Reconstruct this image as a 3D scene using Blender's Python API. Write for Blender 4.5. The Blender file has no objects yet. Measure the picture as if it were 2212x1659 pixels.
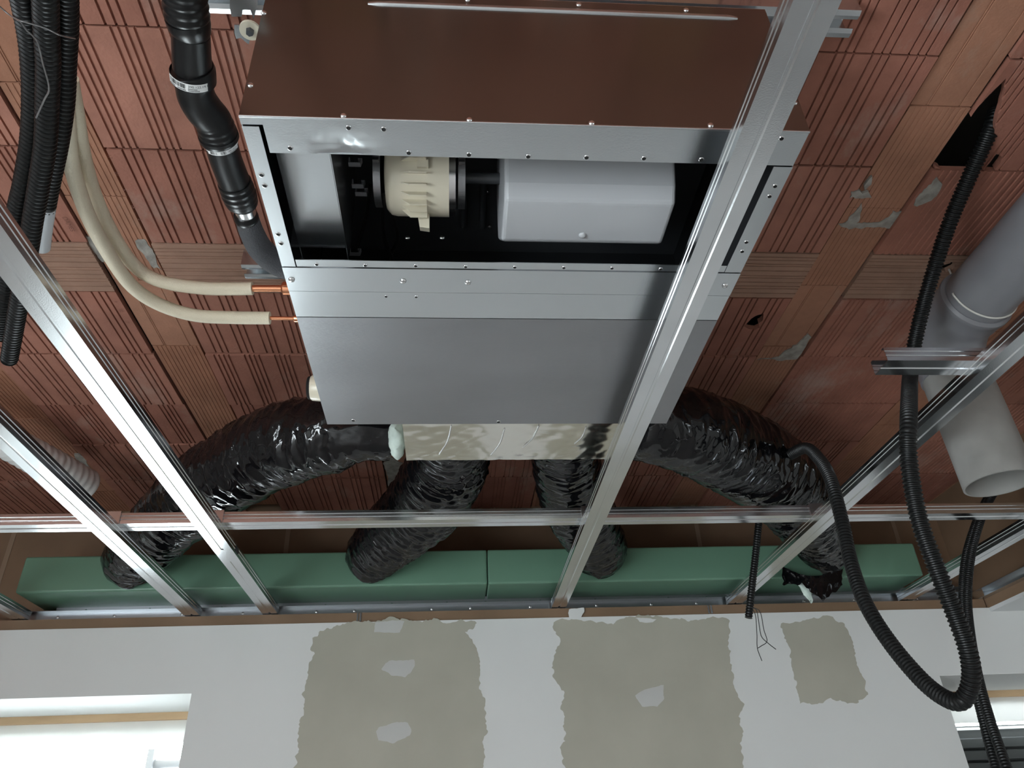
import bpy, bmesh, math, random
from mathutils import Vector, Matrix, noise
random.seed(7)
C = bpy.context.scene.collection
SC = bpy.context.scene
# ------------------------------------------------------------------ camera
H = 1.75                                   # lens height above the floor; all other heights below are relative to the lens
F = 1633.9                                 # focal length in photograph pixels (2212 x 1659)
CX, CY = 1106.0, 829.5
RR = Vector((0.99693607, -0.06710981, -0.04018398))
UU = Vector((-0.00149325, -0.52996034, 0.84802111))
FF = Vector((0.07820645, 0.84536283, 0.52843679))
cam = bpy.data.cameras.new('camera'); cam.sensor_width = 36.0; cam.lens = F / 2212 * 36; cam.clip_start = 0.02
co = bpy.data.objects.new('camera', cam); C.objects.link(co)
co.matrix_world = Matrix((( RR.x, UU.x, -FF.x, 0), (RR.y, UU.y, -FF.y, 0), (RR.z, UU.z, -FF.z, H), (0, 0, 0, 1)))
SC.camera = co
# ------------------------------------------------------------------ daylight, exposure
w = bpy.data.worlds.new('sky'); SC.world = w; w.use_nodes = True
bg = w.node_tree.nodes['Background']; bg.inputs[0].default_value = (0.86, 0.95, 1.0, 1); bg.inputs[1].default_value = 13.0
sun = bpy.data.lights.new('sun', 'SUN'); sun.energy = 26.0; sun.angle = 0.01; sun.color = (0.95, 0.98, 1.0)
so = bpy.data.objects.new('sun', sun); C.objects.link(so); so.rotation_euler = Vector((0.12, -0.62, -0.75)).to_track_quat('-Z', 'Y').to_euler()
SC.view_settings.view_transform = 'Standard'; SC.view_settings.look = 'None'
SC.view_settings.exposure = 0.72; SC.view_settings.gamma = 1.0; SC.view_settings.use_curve_mapping = False

# ------------------------------------------------------------------ helpers
def ray(x, y): return RR * ((x - CX) / F) + UU * (-(y - CY) / F) + FF
def PZ(x, y, z): d = ray(x, y); return d * (z / d.z)
def PY(x, y, v): d = ray(x, y); return d * (v / d.y)
def PX(x, y, v): d = ray(x, y); return d * (v / d.x)
def PD(x, y, v): return ray(x, y) * v
def rpx(wpx, p): return wpx * 0.5 * FF.dot(p) / F       # radius of a round thing wpx pixels wide at p
WL = {}
def link(o, loc, parent=None):
    C.objects.link(o)
    if parent:
        o.parent = parent; o.location = loc - WL[parent.name]
    else: o.location = loc
    WL[o.name] = loc.copy()
    return o
def tag(o, label=None, cat=None, group=None, kind=None):
    if label: o['label'] = label
    if cat: o['category'] = cat
    if group: o['group'] = group
    if kind: o['kind'] = kind
    return o
def thing(name, p, label, cat, group=None, parent=None):
    o = bpy.data.objects.new(name, None); o.empty_display_size = 0.05
    link(o, Vector((p[0], p[1], p[2] + H)), parent)
    return tag(o, label, cat, group)

class MB:
    def __init__(s): s.v = []; s.f = []
    def add(s, vs, fs):
        n = len(s.v); s.v += [Vector(q) for q in vs]; s.f += [[i + n for i in g] for g in fs]; return s
    def box(s, x0, x1, y0, y1, z0, z1):
        return s.add([(x0,y0,z0),(x1,y0,z0),(x1,y1,z0),(x0,y1,z0),(x0,y0,z1),(x1,y0,z1),(x1,y1,z1),(x0,y1,z1)],
                     [(0,3,2,1),(4,5,6,7),(0,1,5,4),(1,2,6,5),(2,3,7,6),(3,0,4,7)])
    def prism(s, pts, vec):
        n = len(pts); pts = [Vector(p) for p in pts]; vec = Vector(vec)
        nrm = Vector((0, 0, 0))
        for i in range(n): nrm += pts[i].cross(pts[(i + 1) % n])
        if nrm.dot(vec) < 0: pts = pts[::-1]
        return s.add(pts + [p + vec for p in pts],
                     [list(range(n))[::-1], list(range(n, 2 * n))] + [(i, (i + 1) % n, n + (i + 1) % n, n + i) for i in range(n)])
    def strip(s, sec, p0, p1, side, up, th):
        """thin bent sheet: section points (a, b) along side/up, drawn from p0 to p1"""
        m = len(sec); sec = [Vector(q) for q in sec]; nr = []
        for i in range(m):
            a = sec[max(0, i - 1)]; b = sec[min(m - 1, i + 1)]; d = (b - a).normalized(); nr.append(Vector((-d.y, d.x)))
        loop = sec + [sec[i] + nr[i] * th for i in range(m)][::-1]
        k = len(loop)
        vs = [Vector(p) + Vector(side) * q.x + Vector(up) * q.y for p in (p0, p1) for q in loop]
        fs = [(i, (i + 1) % k, k + (i + 1) % k, k + i) for i in range(k)]
        for i in range(m - 1):
            fs.append((i, i + 1, k - 2 - i, k - 1 - i)); fs.append((k + i + 1, k + i, 2 * k - 1 - i, 2 * k - 2 - i))
        return s.add(vs, fs)
    def lathe(s, prof, org, axis, n=24):
        axis = Vector(axis).normalized(); a = axis.orthogonal().normalized(); b = axis.cross(a); org = Vector(org)
        vs = []; fs = []
        for r, h in prof:
            for i in range(n):
                t = 2 * math.pi * i / n; vs.append(org + axis * h + (a * math.cos(t) + b * math.sin(t)) * r)
        for j in range(len(prof) - 1):
            for i in range(n): fs.append((j*n+i, j*n+(i+1)%n, (j+1)*n+(i+1)%n, (j+1)*n+i))
        if prof[0][0] > 0: fs.append(list(range(n))[::-1])
        if prof[-1][0] > 0: fs.append(list(range((len(prof)-1)*n, len(prof)*n)))
        return s.add(vs, fs)
    def tube(s, pts, rad, n=14, cap=True):
        """pts: centre line, rad(i, theta) -> radius"""
        m = len(pts); T = [(pts[min(m-1, i+1)] - pts[max(0, i-1)]).normalized() for i in range(m)]
        a = T[0].orthogonal().normalized(); vs = []; fs = []
        for i in range(m):
            a = (a - T[i] * a.dot(T[i])).normalized(); b = T[i].cross(a)
            for k in range(n):
                t = 2 * math.pi * k / n; r = rad(i, t); vs.append(pts[i] + (a * math.cos(t) + b * math.sin(t)) * r)
        for i in range(m - 1):
            for k in range(n): fs.append((i*n+k, i*n+(k+1)%n, (i+1)*n+(k+1)%n, (i+1)*n+k))
        if cap: fs.append(list(range(n))[::-1]); fs.append(list(range((m-1)*n, m*n)))
        return s.add(vs, fs)
    def mesh(s, name, org):
        me = bpy.data.meshes.new(name); me.from_pydata([v - org for v in s.v], [], s.f); me.update(); return me
    def build(s, name, mat, parent=None, smooth=None, label=None, cat=None, group=None, kind=None):
        lo = Vector([min(v[i] for v in s.v) for i in range(3)]); hi = Vector([max(v[i] for v in s.v) for i in range(3)])
        org = (lo + hi) / 2
        if not parent: org.z = lo.z
        me = s.mesh(name, org); me.materials.append(M[mat])
        if smooth:
            me.shade_smooth(); me.set_sharp_from_angle(angle=math.radians(smooth))
        o = bpy.data.objects.new(name, me)
        link(o, org + Vector((0, 0, H)), parent)
        return tag(o, label, cat, group, kind)

def spline(pts, step):
    """Catmull-Rom through pts [(Vector, radius)] -> resampled lists"""
    P = [p for p, r in pts]; Rd = [r for p, r in pts]; out = []
    P = [P[0] * 2 - P[1]] + P + [P[-1] * 2 - P[-2]]
    dense = []
    for i in range(1, len(P) - 2):
        for k in range(40):
            t = k / 40; a, b, c, d = P[i-1:i+3]
            q = 0.5 * ((2*b) + (c-a)*t + (2*a - 5*b + 4*c - d)*t*t + (3*b - a - 3*c + d)*t**3)
            dense.append((q, Rd[i-1] + (Rd[i] - Rd[i-1]) * t))
    dense.append((P[-2], Rd[-1]))
    acc = 0; out = [dense[0]]; nxt = step
    for (a, ra), (b, rb) in zip(dense, dense[1:]):
        L = (b - a).length
        while L > 0 and acc + L >= nxt:
            t = (nxt - acc) / L; out.append((a.lerp(b, t), ra + (rb - ra) * t)); nxt += step
        acc += L
    return [p for p, r in out], [r for p, r in out]

def plain_tube(pts, step=0.012, n=16, cap=True):
    pp, rr = spline(pts, step); return MB().tube(pp, lambda i, t: rr[i], n, cap)
def conduit(pts, pitch=0.0075, n=14, depth=0.15):
    pp, rr = spline(pts, pitch / 4)
    pat = (1.0, 1.0, 1 - depth, 1 - depth)
    return MB().tube(pp, lambda i, t: rr[i] * pat[i % 4], n)
def W3(lst):
    """[(px, py, z, width_px)] -> [(point, radius)]"""
    out = []
    for x, y, z, wd in lst:
        p = PZ(x, y, z); out.append((p, rpx(wd, p)))
    return out
def D3(lst, r):
    return [(PD(x, y, d), r) for x, y, d in lst]

# ------------------------------------------------------------------ materials
M = {}
def mat(name, col, rough=0.5, metal=0.0, var=0.0, vscale=8.0, bump=0.0, bscale=60.0, stretch=(1,1,1), rvar=0.0, col2=None, spec=0.5):
    m = bpy.data.materials.new(name); m.use_nodes = True; nt = m.node_tree; b = nt.nodes['Principled BSDF']; N = nt.nodes.new
    b.inputs['Base Color'].default_value = (*col, 1); b.inputs['Roughness'].default_value = rough
    b.inputs['Metallic'].default_value = metal; b.inputs['Specular IOR Level'].default_value = spec
    tc = N('ShaderNodeTexCoord'); mp = N('ShaderNodeMapping'); mp.inputs['Scale'].default_value = stretch
    nt.links.new(tc.outputs['Object'], mp.inputs['Vector'])
    if var > 0 or col2 or rvar:
        nz = N('ShaderNodeTexNoise'); nz.inputs['Scale'].default_value = vscale; nz.inputs['Detail'].default_value = 6
        nt.links.new(mp.outputs[0], nz.inputs['Vector'])
        c2 = col2 or tuple(min(1, c * (1 + var)) for c in col); c1 = col if col2 else tuple(c * (1 - var) for c in col)
        cr = N('ShaderNodeValToRGB'); cr.color_ramp.elements[0].position = 0.35; cr.color_ramp.elements[1].position = 0.65
        cr.color_ramp.elements[0].color = (*c1, 1); cr.color_ramp.elements[1].color = (*c2, 1)
        nt.links.new(nz.outputs['Fac'], cr.inputs[0]); nt.links.new(cr.outputs[0], b.inputs['Base Color'])
        if rvar:
            mr = N('ShaderNodeMapRange'); mr.inputs['From Min'].default_value = 0.3; mr.inputs['From Max'].default_value = 0.7
            mr.inputs['To Min'].default_value = rough - rvar; mr.inputs['To Max'].default_value = rough + rvar
            nt.links.new(nz.outputs['Fac'], mr.inputs['Value']); nt.links.new(mr.outputs[0], b.inputs['Roughness'])
    if bump:
        n2 = N('ShaderNodeTexNoise'); n2.inputs['Scale'].default_value = bscale; n2.inputs['Detail'].default_value = 4
        nt.links.new(mp.outputs[0], n2.inputs['Vector'])
        bp = N('ShaderNodeBump'); bp.inputs['Strength'].default_value = bump; bp.inputs['Distance'].default_value = 0.002
        nt.links.new(n2.outputs['Fac'], bp.inputs['Height']); nt.links.new(bp.outputs[0], b.inputs['Normal'])
    M[name] = m; return m
def node_of(name, t): return next(n for n in M[name].node_tree.nodes if n.type == t)

mat('galv', (0.60, 0.63, 0.65), 0.27, 1.0, bump=0.03, bscale=400)
mat('galv_profile', (0.72, 0.74, 0.76), 0.19, 1.0, var=0.04, vscale=9, bump=0.04, bscale=500)
mat('galv_front', (0.245, 0.235, 0.215), 0.28, 1.0, var=0.03, vscale=3)
mat('grey_sheet', (0.345, 0.35, 0.365), 0.42, 1.0, var=0.05, vscale=7, bump=0.15, bscale=300, stretch=(0.35, 1, 1), rvar=0.03)
mat('galv_dark', (0.36, 0.38, 0.40), 0.3, 1.0)
mat('steel_bright', (0.72, 0.72, 0.72), 0.22, 1.0)
mat('dark_metal', (0.05, 0.053, 0.058), 0.42, 0.0)
mat('black_foam', (0.012, 0.013, 0.015), 0.6)
mat('hole_black', (0.004, 0.004, 0.004), 0.8)
mat('cream_plastic', (0.72, 0.66, 0.52), 0.3)
mat('white_plastic', (0.43, 0.44, 0.455), 0.32)
mat('white_pvc', (0.80, 0.80, 0.79), 0.35)
mat('cream_foam', (0.74, 0.66, 0.50), 0.55, bump=0.35, bscale=500)
mat('copper', (0.80, 0.36, 0.20), 0.25, 1.0)
mat('black_hdpe', (0.007, 0.007, 0.0075), 0.32, bump=0.03, bscale=200, spec=0.4)
mat('black_conduit', (0.006, 0.0065, 0.0065), 0.42, spec=0.3)
mat('black_film', (0.005, 0.005, 0.006), 0.07)
mat('sleeve_foam', (0.05, 0.05, 0.055), 0.75, bump=0.9, bscale=420)
mat('grey_pvc', (0.20, 0.20, 0.215), 0.33, var=0.04)
mat('grey_pvc_dusty', (0.27, 0.265, 0.25), 0.6, var=0.15, vscale=10)
mat('grey_sleeve', (0.45, 0.46, 0.48), 0.5)
mat('green_foam', (0.13, 0.25, 0.175), 0.38, var=0.04, vscale=3)
mat('brown_board', (0.20, 0.125, 0.075), 0.75, var=0.08, vscale=5)
mat('brown_stripe', (0.27, 0.19, 0.13), 0.75)
mat('plaster', (0.66, 0.665, 0.65), 0.85, var=0.015, vscale=2.5)
mat('bare_board', (0.40, 0.385, 0.32), 0.9, var=0.06, vscale=4)
mat('filler', (0.50, 0.50, 0.48), 0.85, var=0.03)
mat('soffit', (0.62, 0.63, 0.63), 0.85)
mat('room_wall', (0.62, 0.61, 0.59), 0.9)
mat('concrete', (0.52, 0.52, 0.51), 0.8, var=0.12, vscale=3)
mat('slab', (0.10, 0.09, 0.08), 0.95)
mat('mortar', (0.30, 0.28, 0.25), 0.95, var=0.25, vscale=40, bump=0.8, bscale=120)
mat('wood', (0.55, 0.38, 0.22), 0.6, var=0.12, vscale=20, stretch=(0.2, 1, 1))
mat('foil', (0.80, 0.78, 0.72), 0.17, 1.0, bump=0.12, bscale=25)
mat('fibre', (0.62, 0.72, 0.66), 0.95, var=0.1, vscale=40, bump=0.8, bscale=90)
mat('shutter', (0.05, 0.055, 0.055), 0.45)
mat('wire_grey', (0.22, 0.22, 0.22), 0.4, 0.6)
mat('wire_black', (0.01, 0.01, 0.01), 0.4)
mat('zip_tie', (0.60, 0.58, 0.54), 0.4)
mat('sticker', (0.72, 0.72, 0.71), 0.5)
mat('ink', (0.02, 0.02, 0.02), 0.6)
mat('alu', (0.05, 0.052, 0.055), 0.6)
# thin plastic sheet and glass let daylight through
def clear(name, col, gloss):
    m = bpy.data.materials.new(name); m.use_nodes = True; nt = m.node_tree; nt.nodes.remove(nt.nodes['Principled BSDF'])
    o = nt.nodes['Material Output']; t = nt.nodes.new('ShaderNodeBsdfTransparent'); t.inputs[0].default_value = (*col, 1)
    g = nt.nodes.new('ShaderNodeBsdfGlossy'); g.inputs['Roughness'].default_value = gloss
    fr = nt.nodes.new('ShaderNodeFresnel'); mx = nt.nodes.new('ShaderNodeMixShader')
    nt.links.new(fr.outputs[0], mx.inputs[0]); nt.links.new(t.outputs[0], mx.inputs[1]); nt.links.new(g.outputs[0], mx.inputs[2])
    nt.links.new(mx.outputs[0], o.inputs[0]); M[name] = m; return m
clear('glass', (0.97, 0.98, 0.97), 0.0)
def film_mat():
    m = bpy.data.materials.new('film'); m.use_nodes = True; nt = m.node_tree; b = nt.nodes['Principled BSDF']
    b.inputs['Base Color'].default_value = (0.8, 0.8, 0.77, 1); b.inputs['Roughness'].default_value = 0.25
    t = nt.nodes.new('ShaderNodeBsdfTranslucent'); t.inputs[0].default_value = (0.8, 0.8, 0.76, 1)
    mx = nt.nodes.new('ShaderNodeMixShader'); mx.inputs[0].default_value = 0.13
    nt.links.new(b.outputs[0], mx.inputs[1]); nt.links.new(t.outputs[0], mx.inputs[2]); nt.links.new(mx.outputs[0], nt.nodes['Material Output'].inputs[0])
    M['film'] = m
film_mat()
def brick_mat(name, c1, c2, pale, smear):
    m = bpy.data.materials.new(name); m.use_nodes = True; nt = m.node_tree; b = nt.nodes['Principled BSDF']; N = nt.nodes.new; L = nt.links.new
    b.inputs['Roughness'].default_value = 0.85; b.inputs['Specular IOR Level'].default_value = 0.25
    geo = N('ShaderNodeNewGeometry'); oi = N('ShaderNodeObjectInfo')
    mixc = N('ShaderNodeMix'); mixc.data_type = 'RGBA'; mixc.inputs[6].default_value = (*c1, 1); mixc.inputs[7].default_value = (*c2, 1)
    L(oi.outputs['Random'], mixc.inputs[0])
    n1 = N('ShaderNodeTexNoise'); n1.inputs['Scale'].default_value = 9; n1.inputs['Detail'].default_value = 8; n1.inputs['Roughness'].default_value = 0.65
    L(geo.outputs['Position'], n1.inputs['Vector'])
    hs = N('ShaderNodeHueSaturation'); mr = N('ShaderNodeMapRange'); mr.inputs['From Min'].default_value = 0.3; mr.inputs['From Max'].default_value = 0.7
    mr.inputs['To Min'].default_value = 0.82; mr.inputs['To Max'].default_value = 1.15
    L(n1.outputs['Fac'], mr.inputs['Value']); L(mr.outputs[0], hs.inputs['Value']); L(mixc.outputs[2], hs.inputs['Color'])
    n2 = N('ShaderNodeTexNoise'); n2.inputs['Scale'].default_value = 4.2; n2.inputs['Detail'].default_value = 9; n2.inputs['Roughness'].default_value = 0.7
    mp = N('ShaderNodeMapping'); mp.inputs['Scale'].default_value = (1.0, 0.55, 1); mp.inputs['Location'].default_value = (3.1, 1.7, 0)
    L(geo.outputs['Position'], mp.inputs['Vector']); L(mp.outputs[0], n2.inputs['Vector'])
    cr = N('ShaderNodeValToRGB'); cr.color_ramp.elements[0].position = 0.56; cr.color_ramp.elements[1].position = 0.70
    cr.color_ramp.elements[0].color = (0, 0, 0, 1); cr.color_ramp.elements[1].color = (smear, smear, smear, 1)
    L(n2.outputs['Fac'], cr.inputs[0])
    m2 = N('ShaderNodeMix'); m2.data_type = 'RGBA'; L(cr.outputs[0], m2.inputs[0]); L(hs.outputs[0], m2.inputs[6]); m2.inputs[7].default_value = (*pale, 1)
    L(m2.outputs[2], b.inputs['Base Color'])
    n3 = N('ShaderNodeTexNoise'); n3.inputs['Scale'].default_value = 160; n3.inputs['Detail'].default_value = 5; L(geo.outputs['Position'], n3.inputs['Vector'])
    bp = N('ShaderNodeBump'); bp.inputs['Strength'].default_value = 0.35; bp.inputs['Distance'].default_value = 0.002
    L(n3.outputs['Fac'], bp.inputs['Height']); L(bp.outputs[0], b.inputs['Normal']); M[name] = m
brick_mat('brick', (0.30, 0.125, 0.088), (0.36, 0.162, 0.115), (0.42, 0.32, 0.27), 0.55)
brick_mat('brick_beam', (0.33, 0.152, 0.092), (0.355, 0.175, 0.112), (0.36, 0.29, 0.23), 0.55)
brick_mat('brick_pale', (0.31, 0.185, 0.13), (0.34, 0.20, 0.145), (0.5, 0.38, 0.3), 0.3)

# ------------------------------------------------------------------ the setting
ZG, ZU, ZC, YW = 0.70, 0.77, 1.10, 2.53
XL, XR, YB, FL = -2.6, 2.9, -2.9, -H
Z1 = PY(412, 1498, YW).z; Z2 = PY(2034, 1460, YW).z          # window heads
W1a, W1b = -1.62, -0.797                                      # left window, x
W2a, W2b = 1.606, 2.62                                        # right window, x
SILL = -0.85
def S(o): o['kind'] = 'structure'; return o
S(MB().box(XL - .3, XR + .3, YB - .3, 3.0, FL - .1, FL).build('floor', 'concrete'))
TOPP = 0.665
wf = MB()
wf.box(XL, W1a, YW, 2.95, FL, TOPP); wf.box(W1b, W2a, YW, 2.95, FL, TOPP); wf.box(W2b, XR, YW, 2.95, FL, TOPP)
wf.box(W1a, W1b, YW, 2.95, Z1, TOPP); wf.box(W2a, W2b, YW, 2.95, Z2, TOPP)
wf.box(W1a, W1b, YW, 2.95, FL, SILL); wf.box(W2a, W2b, YW, 2.95, FL, SILL)
wall = S(wf.build('wall_front', 'plaster'))
wu = MB().box(XL, XR, 2.64, 2.86, TOPP, ZC + .2)
wallu = S(wu.build('wall_front_upper', 'brown_board'))
band = MB().box(XL, 1.86, YW + 0.006, 2.64, TOPP, 0.697).build('exposed_board_edge', 'brown_board', wall)
# stud flanges showing in the exposed band, stripes of joint tape on the board above
for x, y in ((775, 1332), (1535, 1320)):
    p = PY(x, y, YW)
    MB().box(p.x - .007, p.x - .002, YW + .0035, YW + .006, .668, .696).box(p.x + .002, p.x + .008, YW + .0035, YW + .006, .668, .696).build('stud_flange', 'galv', wall)
for x, y in ((1507, 1150), (22, 1180), (620, 1170), (1935, 1150)):
    p = PY(x, y, 2.64); MB().box(p.x - .008, p.x + .008, 2.6385, 2.64, TOPP, ZC + .1).build('joint_tape', 'brown_stripe', wallu)
# side and back walls; unseen left opening added to let in fill daylight
S(MB().box(XL - .3, XL, YB, -2.0, FL, ZC + .2).box(XL - .3, XL, -0.6, 2.86, FL, ZC + .2).box(XL - .3, XL, -2.0, -0.6, 0.5, ZC + .2).build('wall_left', 'room_wall'))
S(MB().box(XR, XR + .3, YB, 2.86, FL, ZC + .2).build('wall_right', 'room_wall'))
S(MB().box(XL, XR, YB - .3, YB, FL, ZC + .2).build('wall_back', 'room_wall'))
ceiling = S(MB().box(XL - .3, XR + .3, YB - .3, 2.9, ZC + .2, ZC + .3).build('ceiling', 'slab'))
# lowered soffit on the right, with brown board side
XS = 1.865
sof = S(MB().box(XS, XR, YB, YW, 0.652, 0.665).build('ceiling_soffit', 'soffit'))
sofs = S(MB().box(XS, XS + .02, YB, 2.64, 0.665, ZC + .2).build('wall_soffit_side', 'brown_board'))
for yy in (1.95, 0.9): MB().box(XS - .0015, XS, yy - .008, yy + .008, .70, ZC + .1).build('joint_tape', 'brown_stripe', sofs)
for zz, l in ((.697, None),):
    MB().strip([(-.026, 0), (0, 0), (0, .027), (-.026, .027)], (XS - .001, YB + .1, zz), (XS - .001, YW, zz), (1, 0, 0), (0, 0, 1), -.0007).build('edge_track', 'galv', label='steel edge track along the side of the lowered soffit on the right', cat='track')

# ragged bare-board patches and filler spots on the plastered wall
def ragged(pts, amp, sub=8, seed=0):
    out = []; n = len(pts)
    for i in range(n):
        a = Vector(pts[i]); b = Vector(pts[(i + 1) % n]); L = (b - a).length; d = (b - a) / max(L, 1); nr = Vector((-d.y, d.x))
        k = max(1, int(L / sub))
        for j in range(k):
            q = a.lerp(b, j / k); out.append(q + nr * amp * (1.3 * noise.noise(Vector((q.x * .022, q.y * .022, seed))) + .7 * noise.noise(Vector((q.x * .075, q.y * .075, seed + 3))) + .35 * noise.noise(Vector((q.x * .3, q.y * .3, seed + 5)))))
    return out
def wall_patch(name, px, m, off, amp, sub, seed, label=None):
    pts = [PY(q.x, q.y, YW) for q in ragged(px, amp, sub, seed)]
    o = MB().prism([Vector((p.x, YW, p.z)) for p in pts], (0, -off, 0)).build(name, m, wall)
    if label: o['label'] = label
wall_patch('bare_board_patch', [(704,1352),(690,1372),(672,1398),(680,1412),(668,1440),(660,1470),(655,1505),(648,1545),(645,1585),(640,1659),(636,1750),(1046,1750),(1045,1659),(1050,1575),(1042,1500),(1035,1430),(1022,1390),(1005,1366),(1030,1345),(900,1340),(780,1346)], 'bare_board', .0006, 9, 4, 1, 'left bare grey-beige area between white plaster')
wall_patch('bare_board_patch', [(1195,1345),(1207,1385),(1197,1430),(1200,1470),(1218,1492),(1220,1560),(1222,1602),(1208,1615),(1215,1659),(1216,1750),(1606,1750),(1605,1659),(1600,1560),(1590,1485),(1582,1440),(1571,1400),(1576,1360),(1568,1335),(1400,1334),(1300,1340)], 'bare_board', .0006, 9, 4, 2, 'middle bare grey-beige area')
wall_patch('bare_board_patch', [(1688,1350),(1730,1338),(1790,1332),(1828,1348),(1838,1380),(1845,1420),(1862,1460),(1875,1500),(1855,1520),(1790,1515),(1728,1520),(1720,1480),(1703,1420),(1700,1390)], 'bare_board', .0006, 8, 4, 5, 'small bare patch on the right')
for i, pz in enumerate(([(811,1344),(873,1342),(864,1366),(807,1366)], [(824,1446),(840,1428),(895,1425),(893,1442),(875,1463),(845,1460)],
        [(812,1580),(818,1572),(858,1558),(882,1561),(888,1575),(886,1588),(875,1594),(848,1606),(816,1600)], [(1373,1504),(1402,1487),(1432,1480),(1434,1510),(1420,1528),(1388,1526)],
        [(1372,1334),(1422,1336),(1410,1346),(1380,1345)], [(1229,1316),(1262,1313),(1262,1322),(1252,1340),(1230,1336)])):
    wall_patch('filler_spot', pz, 'filler' if i < 4 else 'plaster', .0012, 3, 4, 10 + i)

# ------------------------------------------------------------------ brick ceiling
ROWS = [0.488, 0.728, 0.968, 1.215, 1.374, 1.62, 1.87, 2.11, 2.36, 2.636]
BEAM0, PITCH, BH = 0.87, 0.518, 0.060
BEAMS = [BEAM0 + PITCH * k for k in range(-6, 3)]
def block_mesh(name, wdt, length, grooves, gw, gd, th=0.014, along='y'):
    """flat clay block with saw-cut grooves in its underside; grooves: offsets from -wdt/2"""
    sec = [(-wdt / 2, 0.0)]
    for g in grooves:
        x = -wdt / 2 + g; sec += [(x - gw / 2, 0), (x - gw / 3, gd), (x + gw / 3, gd), (x + gw / 2, 0)]
    sec += [(wdt / 2, 0), (wdt / 2, th), (-wdt / 2, th)]
    m = MB()
    if along == 'y': m.prism([(x, -length / 2, z) for x, z in sec], (0, length, 0))
    else: m.prism([(-length / 2, x, z) for x, z in sec], (length, 0, 0))
    return m.mesh(name, Vector((0, 0, 0)))
BW = PITCH - 2 * BH - 0.006
gA = []
for k in range(6): b0 = .028 + k * .0625; gA += [b0, b0 + .016, b0 + .030]
gB = [.02 + i * .0147 for i in range(24)]
gD = []
for k in range(5): b0 = .022 + k * .075; gD += [b0, b0 + .012, b0 + .024, b0 + .036]
gS = [.012, .022, .035, .042, .058, .075, .083, .098, .112, .121, .138]
gT = [.012 + i * .0105 for i in range(10)]
mesh_cache = {}
def get_block(kind, wdt, length, mtl):
    key = (kind, round(length, 3), round(wdt, 3), mtl)
    if key not in mesh_cache:
        if kind == 'A': me = block_mesh('ceiling_block', wdt, length, [g for g in gA if g < wdt - .01], .0042, .0045)
        elif kind == 'B': me = block_mesh('ceiling_block', wdt, length, [g for g in gB if g < wdt - .01], .0075, .0022)
        elif kind == 'D': me = block_mesh('ceiling_block', wdt, length, [g for g in gD if g < wdt - .01], .0045, .0035)
        elif kind == 'S': me = block_mesh('end_block', length, wdt, [g for g in gS if g < length - .008], .0035, .0025, along='x')
        elif kind == 'T': me = block_mesh('beam_tile', wdt, length, [g for g in gT if g < wdt - .006], .003, .0012)
        else: me = block_mesh('beam_tile', wdt, length, [.03, .034, .092], .003, .0012)
        me.materials.append(M[mtl]); mesh_cache[key] = me
    return mesh_cache[key]
def put_block(name, me, x, y, z, tilt=0):
    o = bpy.data.objects.new(name, me); link(o, Vector((x, y, z + H)), ceiling); o.rotation_euler = (random.uniform(-.004, .004), tilt + random.uniform(-.003, .003), random.uniform(-.002, .002)); return o
def cut(o, polys):
    """break holes through a block along the given outlines on the ceiling plane"""
    for px in polys:
        pts = [PZ(q.x, q.y, ZC) for q in ragged(px, 1.5, 6, 4)]
        cm = MB().prism([(p.x, p.y, ZC - .05) for p in pts], (0, 0, .15)).mesh('cutter', Vector((0, 0, 0)))
        c = bpy.data.objects.new('cutter', cm); C.objects.link(c); c.location = (0, 0, H)
        md = o.modifiers.new('hole', 'BOOLEAN'); md.object = c; md.solver = 'EXACT'
        bpy.context.view_layer.update(); dg = bpy.context.evaluated_depsgraph_get()
        me = bpy.data.meshes.new_from_object(o.evaluated_get(dg)); o.modifiers.clear(); o.data = me
        bpy.data.objects.remove(c); bpy.data.meshes.remove(cm)
HOLES = [[(1607,706),(1622,690),(1635,682),(1650,680),(1648,692),(1638,700),(1641,708),(1632,713),(1618,712)],
         [(2172,168),(2168,205),(2152,262),(2144,300),(2120,345),(2080,378),(2044,374),(2018,356),(2052,308),(2114,228)],
         [(2152,332),(2166,340),(2160,352),(2142,375),(2118,374),(2128,362)],
         [(2030,586),(2038,574),(2056,569),(2066,573),(2060,582),(2044,590)]]
HP = [PZ(sum(q[0] for q in h) / len(h), sum(q[1] for q in h) / len(h), ZC) for h in HOLES]
for bi in range(len(BEAMS) - 1):
    xa, xb = BEAMS[bi] + BH + .003, BEAMS[bi + 1] - BH - .003; xm = (xa + xb) / 2
    for ri in range(len(ROWS) - 1):
        y0, y1 = ROWS[ri], ROWS[ri + 1]; special = ri == 3
        kind = 'S' if special else (('A' if (bi + ri) % 4 else 'D') if xm < 0.75 else ('B' if (ri * 3 + bi) % 4 < 2 else 'D'))
        if bi == 6 and ri < 2: kind = 'B' if ri == 0 else 'D'
        me = get_block(kind, BW, round(y1 - y0 - .005, 3), 'brick_pale' if special else 'brick')
        j = 0 if special else random.uniform(-.0015, .0015)
        o = put_block('end_block' if special else 'ceiling_block', me, xm + random.uniform(-.002, .002), (y0 + y1) / 2 + j, ZC + random.uniform(-.002, .002))
        hs = [HOLES[k] for k in range(4) if xa <= HP[k].x <= xb and y0 <= HP[k].y <= y1]
        if hs: cut(o, hs)
for bi, bx in enumerate(BEAMS):
    y = 0.40 + (bi * 0.13) % 0.2
    k = 0
    while y < 2.636:
        y2 = min(y + 0.25, 2.636)
        if y2 - y > .05:
            put_block('beam_tile', get_block('T' if (bi + k) % 3 else 'U', 2 * BH - .006, round(y2 - y - .0015, 3), 'brick_beam'), bx, (y + y2) / 2, ZC + .006 + random.uniform(-.001, .001))
        y = y2; k += 1
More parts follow.
